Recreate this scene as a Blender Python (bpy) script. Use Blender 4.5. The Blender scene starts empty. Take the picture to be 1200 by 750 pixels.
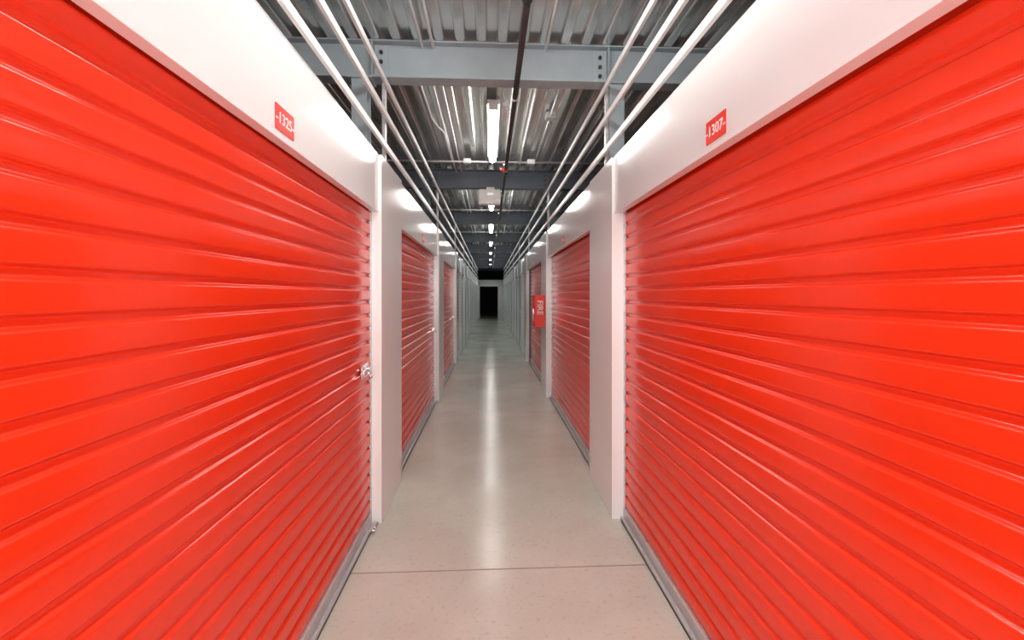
import bpy, bmesh, math, random
from mathutils import Vector, Matrix
random.seed(4)
S=bpy.context.scene
try:
    S.view_settings.view_transform='Standard'; S.view_settings.look='None'
    S.view_settings.exposure=0.0
except Exception as e: print(e)

H=1.53; MOD=3.41
# ---------------------------------------------------------------- materials
def nt(name):
    m=bpy.data.materials.new(name); m.use_nodes=True
    n=m.node_tree.nodes; l=m.node_tree.links
    return m,n,l,n['Principled BSDF']
def setin(b,**k):
    for a,v in k.items():
        a=a.replace('_',' ')
        if a in b.inputs: b.inputs[a].default_value=v
def mat(name,col,rough=.4,metal=0.,var=.06,scale=6.,bump=0.,bscale=30.,spec=.5,rvar=0.,stretch=(1,1,1),coat=0.):
    m,n,l,b=nt(name)
    setin(b,Roughness=rough,Metallic=metal)
    if 'Specular IOR Level' in b.inputs: b.inputs['Specular IOR Level'].default_value=spec
    if coat: b.inputs['Coat Weight'].default_value=coat; b.inputs['Coat Roughness'].default_value=.08
    tc=n.new('ShaderNodeTexCoord'); mp=n.new('ShaderNodeMapping'); mp.inputs['Scale'].default_value=stretch
    l.new(tc.outputs['Object'],mp.inputs['Vector'])
    no=n.new('ShaderNodeTexNoise'); no.inputs['Scale'].default_value=scale; no.inputs['Detail'].default_value=6
    l.new(mp.outputs[0],no.inputs['Vector'])
    cr=n.new('ShaderNodeValToRGB')
    c=list(col)
    cr.color_ramp.elements[0].position=.3; cr.color_ramp.elements[1].position=.7
    cr.color_ramp.elements[0].color=[max(0,x*(1-var)) for x in c]+[1]
    cr.color_ramp.elements[1].color=[min(1,x*(1+var)) for x in c]+[1]
    l.new(no.outputs['Fac'],cr.inputs['Fac']); l.new(cr.outputs[0],b.inputs['Base Color'])
    if rvar:
        mr=n.new('ShaderNodeMapRange'); mr.inputs['To Min'].default_value=max(0,rough-rvar); mr.inputs['To Max'].default_value=rough+rvar
        mr.inputs['From Min'].default_value=.3; mr.inputs['From Max'].default_value=.7
        l.new(no.outputs['Fac'],mr.inputs['Value']); l.new(mr.outputs[0],b.inputs['Roughness'])
    if bump:
        n2=n.new('ShaderNodeTexNoise'); n2.inputs['Scale'].default_value=bscale
        l.new(mp.outputs[0],n2.inputs['Vector'])
        bp=n.new('ShaderNodeBump'); bp.inputs['Strength'].default_value=bump; bp.inputs['Distance'].default_value=.01
        l.new(n2.outputs['Fac'],bp.inputs['Height']); l.new(bp.outputs[0],b.inputs['Normal'])
    return m
def emit(name,col,st):
    m,n,l,b=nt(name)
    b.inputs['Base Color'].default_value=(.9,.9,.9,1)
    b.inputs['Emission Color'].default_value=(*col,1); b.inputs['Emission Strength'].default_value=st
    return m
RED=mat('red_door_paint',(.78,.040,.010),.17,var=.01,scale=1.5,spec=.45)
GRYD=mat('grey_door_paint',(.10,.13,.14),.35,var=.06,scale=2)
WHT=mat('white_wall_panel',(.87,.905,.91),.12,var=.008,scale=2)
RAIL=mat('white_rail_paint',(.88,.89,.89),.3,var=.02,scale=5)
GALV=mat('galvanised_steel',(.62,.63,.64),.38,.5,var=.12,scale=40,rvar=.08)
CHR=mat('chrome',(.8,.8,.81),.18,1.,var=.03)
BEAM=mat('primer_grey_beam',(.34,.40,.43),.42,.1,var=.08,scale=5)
BEAM_SHADED=mat('shaded_grey_beam',(.10,.12,.15),.42,.1,var=.12,scale=5)  # beam grey darkened: fainter light further down the corridor put into the colour
PIPE=mat('black_iron_pipe',(.05,.045,.045),.4,.4,var=.2,scale=12)
COND=mat('steel_conduit',(.65,.65,.66),.3,.6,var=.06)
DARK=mat('dark_plaster',(.05,.055,.065),.8,var=.1)
SRED=mat('sign_red',(.80,.035,.02),.35,var=.02)
SWHT=mat('sign_white',(.9,.9,.9),.4,var=.01)
LBL=mat('label_white',(.85,.84,.82),.4,var=.02)
BLK=mat('black_rubber',(.02,.02,.02),.6,var=.1)
PLAS=mat('white_plastic',(.80,.80,.78),.4,var=.02)
DECK=mat('galvanised_deck',(.68,.69,.67),.24,.82,var=.14,scale=5,rvar=.05,stretch=(2,.15,1))
def floor_mat():
    m,n,l,b=nt('polished_concrete')
    tc=n.new('ShaderNodeTexCoord')
    a=n.new('ShaderNodeTexNoise'); a.inputs['Scale'].default_value=1.1; a.inputs['Detail'].default_value=8; a.inputs['Roughness'].default_value=.6
    c=n.new('ShaderNodeTexNoise'); c.inputs['Scale'].default_value=38; c.inputs['Detail'].default_value=4
    l.new(tc.outputs['Object'],a.inputs['Vector']); l.new(tc.outputs['Object'],c.inputs['Vector'])
    r=n.new('ShaderNodeValToRGB'); e=r.color_ramp.elements
    e[0].position=.3; e[0].color=(.52,.54,.47,1); e[1].position=.7; e[1].color=(.66,.685,.61,1)
    l.new(a.outputs['Fac'],r.inputs['Fac'])
    r2=n.new('ShaderNodeValToRGB'); e=r2.color_ramp.elements
    e[0].position=.30; e[0].color=(.66,.62,.56,1); e[1].position=.42; e[1].color=(1,1,1,1)
    l.new(c.outputs['Fac'],r2.inputs['Fac'])
    mx=n.new('ShaderNodeMix'); mx.data_type='RGBA'; mx.blend_type='MULTIPLY'; mx.inputs[0].default_value=.4
    l.new(r.outputs[0],mx.inputs[6]); l.new(r2.outputs[0],mx.inputs[7]); l.new(mx.outputs[2],b.inputs['Base Color'])
    mr=n.new('ShaderNodeMapRange'); mr.inputs['To Min'].default_value=.12; mr.inputs['To Max'].default_value=.29
    l.new(a.outputs['Fac'],mr.inputs['Value']); l.new(mr.outputs[0],b.inputs['Roughness'])
    bp=n.new('ShaderNodeBump'); bp.inputs['Strength'].default_value=.08; bp.inputs['Distance'].default_value=.01
    s=n.new('ShaderNodeTexNoise'); s.inputs['Scale'].default_value=6; l.new(tc.outputs['Object'],s.inputs['Vector'])
    l.new(s.outputs['Fac'],bp.inputs['Height']); l.new(bp.outputs[0],b.inputs['Normal'])
    return m
FLOOR=floor_mat()
JOINT=mat('joint_sealant',(.24,.17,.11),.6)

# ---------------------------------------------------------------- helpers
class B:
    def __init__(s): s.bm=bmesh.new(); s.mats=[]
    def mi(s,m):
        if m not in s.mats: s.mats.append(m)
        return s.mats.index(m)
    def box(s,x0,x1,y0,y1,z0,z1,m,bev=0):
        if x0>x1:x0,x1=x1,x0
        r=bmesh.ops.create_cube(s.bm,size=1,matrix=Matrix.Translation(((x0+x1)/2,(y0+y1)/2,(z0+z1)/2))@Matrix.Diagonal((x1-x0,y1-y0,z1-z0,1)))
        i=s.mi(m); fs={f for v in r['verts'] for f in v.link_faces}
        for f in fs: f.material_index=i
        if bev:
            es={e for v in r['verts'] for e in v.link_edges}
            o=bmesh.ops.bevel(s.bm,geom=list(es),offset=bev,segments=2,affect='EDGES',profile=.5)
            for f in o['faces']: f.material_index=i
        return s
    def cyl(s,p0,p1,r,m,seg=16,r2=None):
        p0=Vector(p0);p1=Vector(p1);d=p1-p0
        q=d.to_track_quat('Z','Y').to_matrix().to_4x4()
        o=bmesh.ops.create_cone(s.bm,cap_ends=True,segments=seg,radius1=r,radius2=r if r2 is None else r2,depth=d.length,matrix=Matrix.Translation((p0+p1)/2)@q)
        i=s.mi(m)
        for f in {f for v in o['verts'] for f in v.link_faces}:
            f.material_index=i; f.smooth=len(f.verts)==4
        return s
    def extrude_profile(s,pts,axis,a,b,m,smooth=True):
        i=s.mi(m)
        va=[s.bm.verts.new((u,a,z)) for u,z in pts]; vb=[s.bm.verts.new((u,b,z)) for u,z in pts]
        for k in range(len(pts)-1):
            f=s.bm.faces.new((va[k],va[k+1],vb[k+1],vb[k])); f.material_index=i; f.smooth=smooth
        return s
    def obj(s,name,parent=None,loc=None):
        me=bpy.data.meshes.new(name); s.bm.normal_update(); s.bm.to_mesh(me); s.bm.free()
        for m in s.mats: me.materials.append(m)
        o=bpy.data.objects.new(name,me); S.collection.objects.link(o)
        if parent: o.parent=parent; o.matrix_parent_inverse=parent.matrix_world.inverted()
        return o
def empty(name,loc):
    e=bpy.data.objects.new(name,None); e.location=loc; e.empty_display_size=.1
    S.collection.objects.link(e); bpy.context.view_layer.update(); return e
def text(body,size,mx,m,name,parent,ext=.0008,bold=0.):
    cu=bpy.data.curves.new(name,'FONT'); cu.body=body; cu.size=size; cu.align_x='CENTER'; cu.align_y='CENTER'; cu.extrude=ext; cu.offset=bold
    t=bpy.data.objects.new(name,cu); S.collection.objects.link(t)
    me=bpy.data.meshes.new_from_object(t); bpy.data.objects.remove(t)
    me.materials.clear(); me.materials.append(m)
    o=bpy.data.objects.new(name,me); S.collection.objects.link(o)
    o.parent=parent; o.matrix_parent_inverse=parent.matrix_world.inverted(); o.matrix_world=mx
    return o

YB=-7.2; YE=29.0; YF=36.0
SIDE={'left':(-1,.722,.745,.782,.792),'right':(1,.830,.850,.892,.915)}
ZHB=2.085; ZT=2.465
def pil_list(side):
    if side=='left': base=[(-.35+0,.34),(3.06,3.75),(6.47,7.17),(9.88,10.45)]
    else: base=[(-.37,.32),(3.04,3.73),(6.66,7.30),(10.3,10.85)]
    return [(base[0][0]-3.41*2,base[0][1]-3.41*2),(base[0][0]-3.41,base[0][1]-3.41)]+base
def far_list(y):
    out=[]
    while y<YE-.6:
        out.append((y,y+.42)); y+=1.705
    return out
def profile(sg,xp,z0,z1,pitch=.0873,depth=.0115):
    """flat ribs, narrow rounded valleys"""
    ts=[i/32 for i in range(32)]
    pts=[]; k=0
    while z0+k*pitch<z1:
        for t in ts:
            a=abs(t-.5)*2
            v=min(1,max(0,(a-.62)/.24)); v=v*v*(3-2*v)
            crown=.0008*(1-(a/.62)**2) if a<.62 else 0
            pts.append((sg*(xp+depth*v-crown),z0+(k+t)*pitch))
        k+=1
    return pts
def make_door(side,y0,y1,paint,latch=True):
    sg,xp,xh,xhb,xd=SIDE[side]
    yc=(y0+y1)/2
    e=empty('roll_up_door',(sg*xd,yc,0))
    b=B(); b.extrude_profile(profile(sg,xd,.085,ZHB+.12),'Y',y0+.012,y1-.012,paint); b.obj('curtain',e)
    b=B()
    b.box(sg*(xd-.012),sg*(xd+.012),y0+.03,y1-.03,.012,.088,GALV,.002)
    b.box(sg*(xd-.034),sg*(xd-.012),y0+.03,y1-.03,.012,.020,GALV)
    b.box(sg*(xd-.034),sg*(xd-.030),y0+.03,y1-.03,.012,.034,GALV)
    b.box(sg*(xd-.030),sg*(xd+.012),y0+.03,y1-.03,.0,.012,BLK)
    b.obj('bottom_bar',e)
    b=B()
    for ya,yb in ((y0,y0+.028),(y1-.028,y1)):
        b.box(sg*(xd-.006),sg*(xd-.001),ya,yb,0.002,ZHB+.05,GALV)
        b.box(sg*(xd+.02),sg*(xd+.028),ya,yb,0.002,ZHB+.05,GALV)
    b.obj('guide_tracks',e)
    if latch:
        b=B(); zl=1.05; yl=y1-.20
        b.box(sg*(xd-.008),sg*(xd-.002),yl-.05,yl+.10,zl-.042,zl+.042,CHR,.002)
        b.box(sg*(xd-.026),sg*(xd-.014),yl-.05,yl+.15,zl-.012,zl+.012,CHR,.002)
        for yy in (yl-.02,yl+.06): b.box(sg*(xd-.03),sg*(xd-.006),yy-.010,yy+.010,zl-.024,zl+.024,CHR,.002)
        b.cyl((sg*(xd-.02),yl+.02,zl-.01),(sg*(xd-.045),yl+.02,zl-.025),.007,CHR)
        b.cyl((sg*(xd-.045),yl+.02,zl-.025),(sg*(xd-.045),yl+.02,zl-.045),.010,CHR)
        b.obj('slide_latch',e)
        b=B()
        b.box(sg*(xd-.06),sg*(xd-.012),y1-.14,y1-.05,.02,.026,CHR,.001)
        b.cyl((sg*(xd-.055),y1-.135,.033),(sg*(xd-.055),y1-.055,.033),.009,CHR)
        b.obj('bottom_hook',e)
    return e
def make_sign(side,y,num):
    sg,xp,xh,xhb,xd=SIDE[side]
    z=H+.625; e=empty('unit_number_sign',(sg*xh,y,z))
    b=B(); b.box(sg*(xh-.0005),sg*(xh-.004),y-.074,y+.074,z-.044,z+.044,SRED,.001); b.obj('plate',e)
    X=Vector((0,1,0)) if sg<0 else Vector((0,-1,0)); Zv=Vector((-sg,0,0)); Yv=Vector((0,0,1))
    mx=Matrix((X,Yv,Zv)).transposed().to_4x4(); mx.translation=Vector((sg*(xh-.0045),y,z-.002))
    text('-%s-'%num,.056,mx,SWHT,'number',e,bold=.0004)
for side in ('left','right'):
    sg,xp,xh,xhb,xd=SIDE[side]
    pl=pil_list(side); far=far_list(pl[-1][1]+1.2)
    allp=pl+far
    w=B()
    for a,bb in allp:
        w.box(sg*xp,sg*(xd+.09),a,bb,0,ZT,WHT,.003)
    w.box(sg*xp,sg*(xd+.09),YE-.35,YE,0,ZT,WHT)
    ends=allp+[(YE-.35,YE)]
    for i in range(len(ends)-1):
        y0=ends[i][1]; y1=ends[i+1][0]
        w.box(sg*xh,sg*xhb,y0,y1,ZHB,ZT,WHT)
        w.box(sg*(xh-.004),sg*(xhb),y0,y1,ZHB-.006,ZHB+.012,WHT,.001)
        w.box(sg*xh,sg*(xd+.09),y0,y1,ZT-.004,ZT+.004,WHT)
    w.obj('wall_'+side)
    nums=[1321,1323,1325,1327,1329] if side=='left' else [1311,1309,1307,1305,1303]
    for i in range(len(ends)-1):
        y0=ends[i][1]; y1=ends[i+1][0]
        if i<=len(pl)-2:
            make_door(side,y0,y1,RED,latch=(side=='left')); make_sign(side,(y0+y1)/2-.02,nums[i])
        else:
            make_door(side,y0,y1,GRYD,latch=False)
# ---------------------------------------------------------------- floor with saw joints
b=B()
X0,X1=-5.2,5.2
js=[2.52+MOD*k for k in range(-2,8)]
ys=[YB]+js+[YF]
for i in range(len(ys)-1):
    b.box(X0,X1,ys[i]+(.005 if i else 0),ys[i+1]-.005,-.1,0,FLOOR)
for j in js: b.box(X0,X1,j-.005,j+.005,-.1,-.002,JOINT)
b.obj('floor')
# ---------------------------------------------------------------- ceiling deck
ZD=H+1.86
pts=[];x=X0
while x<X1:
    pts+=[(x,ZD),(x+.05,ZD),(x+.058,ZD+.006),(x+.068,ZD+.042),(x+.136,ZD+.042),(x+.145,ZD+.006)]; x+=.155
pts.append((x,ZD))
b=B(); b.extrude_profile(pts,'Y',YB,YF,DECK,smooth=False)
b.box(X0,X1,YB,YF,ZD+.06,ZD+.12,DARK); b.obj('ceiling')
b=B(); b.box(X0-.1,X0,YB,YF,0,ZD+.1,DARK); b.obj('wall_outer_left')
b=B(); b.box(X1,X1+.1,YB,YF,0,ZD+.1,DARK); b.obj('wall_outer_right')
b=B(); b.box(X0,X1,YB-.1,YB,0,ZD+.1,WHT); b.obj('wall_back')
b=B(); b.box(X0,X1,YF,YF+.1,0,ZD+.1,DARK); b.obj('wall_far')
b=B()
b.box(-1.0,-.68,YE,YE+.12,0,ZT,WHT); b.box(.55,1.0,YE,YE+.12,0,ZT,WHT); b.box(-.68,.55,YE,YE+.12,2.04,ZT,WHT)
b.box(-.68,-.64,YE-.01,YE+.13,0,2.04,GALV); b.box(.51,.55,YE-.01,YE+.13,0,2.04,GALV)
b.obj('wall_end')
# ---------------------------------------------------------------- beams & columns
ZBB=H+1.585; ZBT=ZD
nb=9
for k in range(-2,nb):
    y=3.40+MOD*k
    M=BEAM if k<1 else BEAM_SHADED
    b=B()
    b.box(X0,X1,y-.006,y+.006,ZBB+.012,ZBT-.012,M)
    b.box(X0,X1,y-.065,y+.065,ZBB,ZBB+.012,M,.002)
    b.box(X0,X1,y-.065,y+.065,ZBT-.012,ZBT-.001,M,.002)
    for sx in (-1,1):
        xx=.80*sx if sx<0 else .83
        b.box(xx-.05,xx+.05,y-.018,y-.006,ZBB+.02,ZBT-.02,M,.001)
        for zz in (ZBB+.06,ZBB+.13,ZBB+.20):
            b.cyl((xx,y-.018,zz),(xx,y-.034,zz),.014,PIPE,6)
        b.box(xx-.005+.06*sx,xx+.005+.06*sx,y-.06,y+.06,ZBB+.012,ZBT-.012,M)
    b.obj('ceiling_beam')
    for sx in (-1,1):
        xc=.95*sx
        b=B()
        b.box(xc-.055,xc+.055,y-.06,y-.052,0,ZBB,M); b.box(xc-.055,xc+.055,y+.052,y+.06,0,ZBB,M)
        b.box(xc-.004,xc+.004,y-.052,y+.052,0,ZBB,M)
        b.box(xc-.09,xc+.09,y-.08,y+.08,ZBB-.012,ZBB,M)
        b.obj('steel_column')
# ---------------------------------------------------------------- rails above the walls
for sg,xr in ((-1,.745),(1,.850)):
    for z in (2.60,2.83,3.065):
        b=B()
        b.box(sg*(xr-.004),sg*(xr+.016),YB+.2,YE,z-.021,z+.021,RAIL,.002)
        b.obj('upper_wall_rail')
    for k in range(-2,8):
        y=3.40+MOD*k
        b=B(); b.box(sg*(xr+.024),sg*(xr+.05),y-.02,y+.02,ZT,3.09,GALV,.002); b.obj('rail_post')
# ---------------------------------------------------------------- lights
LX=.035; LZ=H+1.77
def light(k,st):
    yc=1.70+MOD*k
    e=empty('fluorescent_light',(LX,yc,LZ))
    b=B(); b.box(LX-.062,LX+.062,yc-.83,yc+.83,LZ+.03,LZ+.075,PLAS,.004)
    b.box(LX-.045,LX+.045,yc-.845,yc-.828,LZ-.03,LZ+.06,PLAS,.003); b.box(LX-.045,LX+.045,yc+.828,yc+.845,LZ-.03,LZ+.06,PLAS,.003)
    b.obj('housing',e)
    b=B()
    m=emit('tube_%d'%k,(1,.99,.94),st)
    b.cyl((LX,yc-.826,LZ-.008),(LX,yc+.826,LZ-.008),.038,m,10)
    b.obj('tube',e)
for k in range(-2,8):
    st={-2:46,-1:54,0:53}.get(k,28)
    light(k,st)
# added fill light behind the camera, standing in for a flash
ld=bpy.data.lights.new('added_fill_light','AREA'); ld.shape='RECTANGLE'; ld.size=1.2; ld.size_y=1.4; ld.energy=80; ld.color=(1,.985,.96)
lo=bpy.data.objects.new('added_fill_light',ld); S.collection.objects.link(lo); lo.location=(.05,-1.6,1.75); lo.rotation_euler=(math.radians(99),0,0)
# ---------------------------------------------------------------- sprinkler pipe
b=B(); PX=.195; PZ=H+1.53
b.cyl((PX,YB+.1,PZ),(PX,YE,PZ),.02,PIPE)
for k in range(-1,9):
    y=-1.42+MOD*k+.3
    b.cyl((PX,y-.05,PZ),(PX,y+.05,PZ),.029,PIPE)
    b.cyl((PX,y,PZ+.0),(PX,y,PZ+.09),.01,PIPE)
    b.cyl((PX,y,PZ+.09),(PX,y,PZ+.11),.028,GALV)
for k in range(-1,8):
    y=3.40+MOD*k+.12
    b.cyl((PX,y,PZ),(PX,y,ZD),.005,GALV); b.cyl((PX,y-.012,PZ),(PX,y+.012,PZ),.025,GALV)
y=5.55
b.cyl((PX-.02,y,PZ),(PX-.07,y,PZ),.010,SRED); b.cyl((PX-.05,y,PZ-.018),(PX-.05,y,PZ+.018),.012,SRED); b.cyl((PX,y-.03,PZ),(PX,y+.03,PZ),.024,SRED)
b.obj('sprinkler_pipe')
def conduit(pts,r=.011,boxat=()):
    b=B()
    for p,q in zip(pts[:-1],pts[1:]): b.cyl(p,q,r,COND,10)
    for p in pts[1:-1]: bmesh.ops.create_icosphere(b.bm,subdivisions=1,radius=r*1.15,matrix=Matrix.Translation(p))
    for p in boxat: b.box(p[0]-.05,p[0]+.05,p[1]-.05,p[1]+.05,p[2]-.03,p[2]+.03,GALV,.003)
    b.obj('electrical_conduit')
zc=ZD-.06
conduit([(-3.2,6.05,zc-.03),(1.9,6.05,zc-.03)],.013,[(-.3,6.05,zc-.03),(.55,6.05,zc-.03)])
conduit([(-.42,-6,zc+.035),(-.42,28,zc+.035)],.012)
conduit([(-.50,-6,zc+.035),(-.50,28,zc+.035)],.010)
conduit([(.42,-6,zc+.035),(.42,28,zc+.035)],.011)
conduit([(-.60,3.55,zc+.02),(-.60,4.7,zc+.02),(-.56,4.9,zc+.01),(-.50,5.0,zc-.02),(-.50,6.0,zc-.03)],.009,[(-.60,3.62,zc+.02)])
conduit([(.62,3.55,zc+.02),(.62,6.6,zc+.02)],.010,[(.62,4.6,zc+.02)])
conduit([(-3,2.15,zc+.02),(-.52,2.15,zc+.02)],.012,[(-.60,2.15,zc+.02)])
conduit([(-3,9.55,zc-.02),(2.5,9.55,zc-.02)],.012)
conduit([(-3,12.95,zc-.02),(2.5,12.95,zc-.02)],.012)
# emergency light hung from second beam
e=empty('emergency_light',(0,6.81,ZBB-.13)); yb=6.74
b=B(); b.box(-.16,.155,yb-.06,yb+.06,ZBB-.255,ZBB-.03,PLAS,.012)
b.box(-.05,.07,yb-.04,yb+.04,ZBB-.03,ZBB,PLAS); b.obj('housing',e)
b=B()
for x in (-.09,.09): b.cyl((x,yb-.06,ZBB-.20),(x,yb-.095,ZBB-.215),.035,SWHT,20)
b.box(-.03,.05,yb-.064,yb-.06,ZBB-.12,ZBB-.09,GALV); b.obj('lamp_heads',e)
# fire extinguisher cabinet on right pilaster
e=empty('fire_extinguisher_cabinet',(.77,6.9,1.28)); xa,xb=.670,.829; y0,y1=6.76,7.08; z0,z1=1.04,1.52
b=B(); b.box(xa,xb,y0,y1,z0,z1,SRED,.008); b.box(xa-.008,xa+.001,y0+.015,y1-.015,z0+.02,z1-.02,SRED,.004)
b.obj('cabinet',e)
b=B(); b.box(xa-.012,xa-.008,y0+.06,y1-.06,z0+.08,z1-.2,LBL); b.box(xa-.02,xa-.008,y0+.02,y0+.035,z0+.2,z0+.27,CHR)
b.obj('label',e)
X=Vector((0,0,-1));Zv=Vector((0,-1,0));Yv=Zv.cross(X)
mx=Matrix((X,Yv,Zv)).transposed().to_4x4(); mx.translation=Vector(((xa+xb)/2,y0-.004,(z0+z1)/2+.05))
text('FIRE',.12,mx,SWHT,'lettering',e,bold=.001)

w=bpy.data.worlds.new('World'); S.world=w; w.use_nodes=True
w.node_tree.nodes['Background'].inputs[0].default_value=(.6,.65,.7,1); w.node_tree.nodes['Background'].inputs[1].default_value=.05
cam=bpy.data.cameras.new('camera'); co=bpy.data.objects.new('camera',cam); S.collection.objects.link(co)
f=530.; cam.sensor_width=36; cam.lens=36*f/1200; cam.shift_y=-30/1200; cam.clip_start=.02
co.location=(0,0,H); co.rotation_euler=(math.pi/2,0,-math.atan(26/f))
S.camera=co
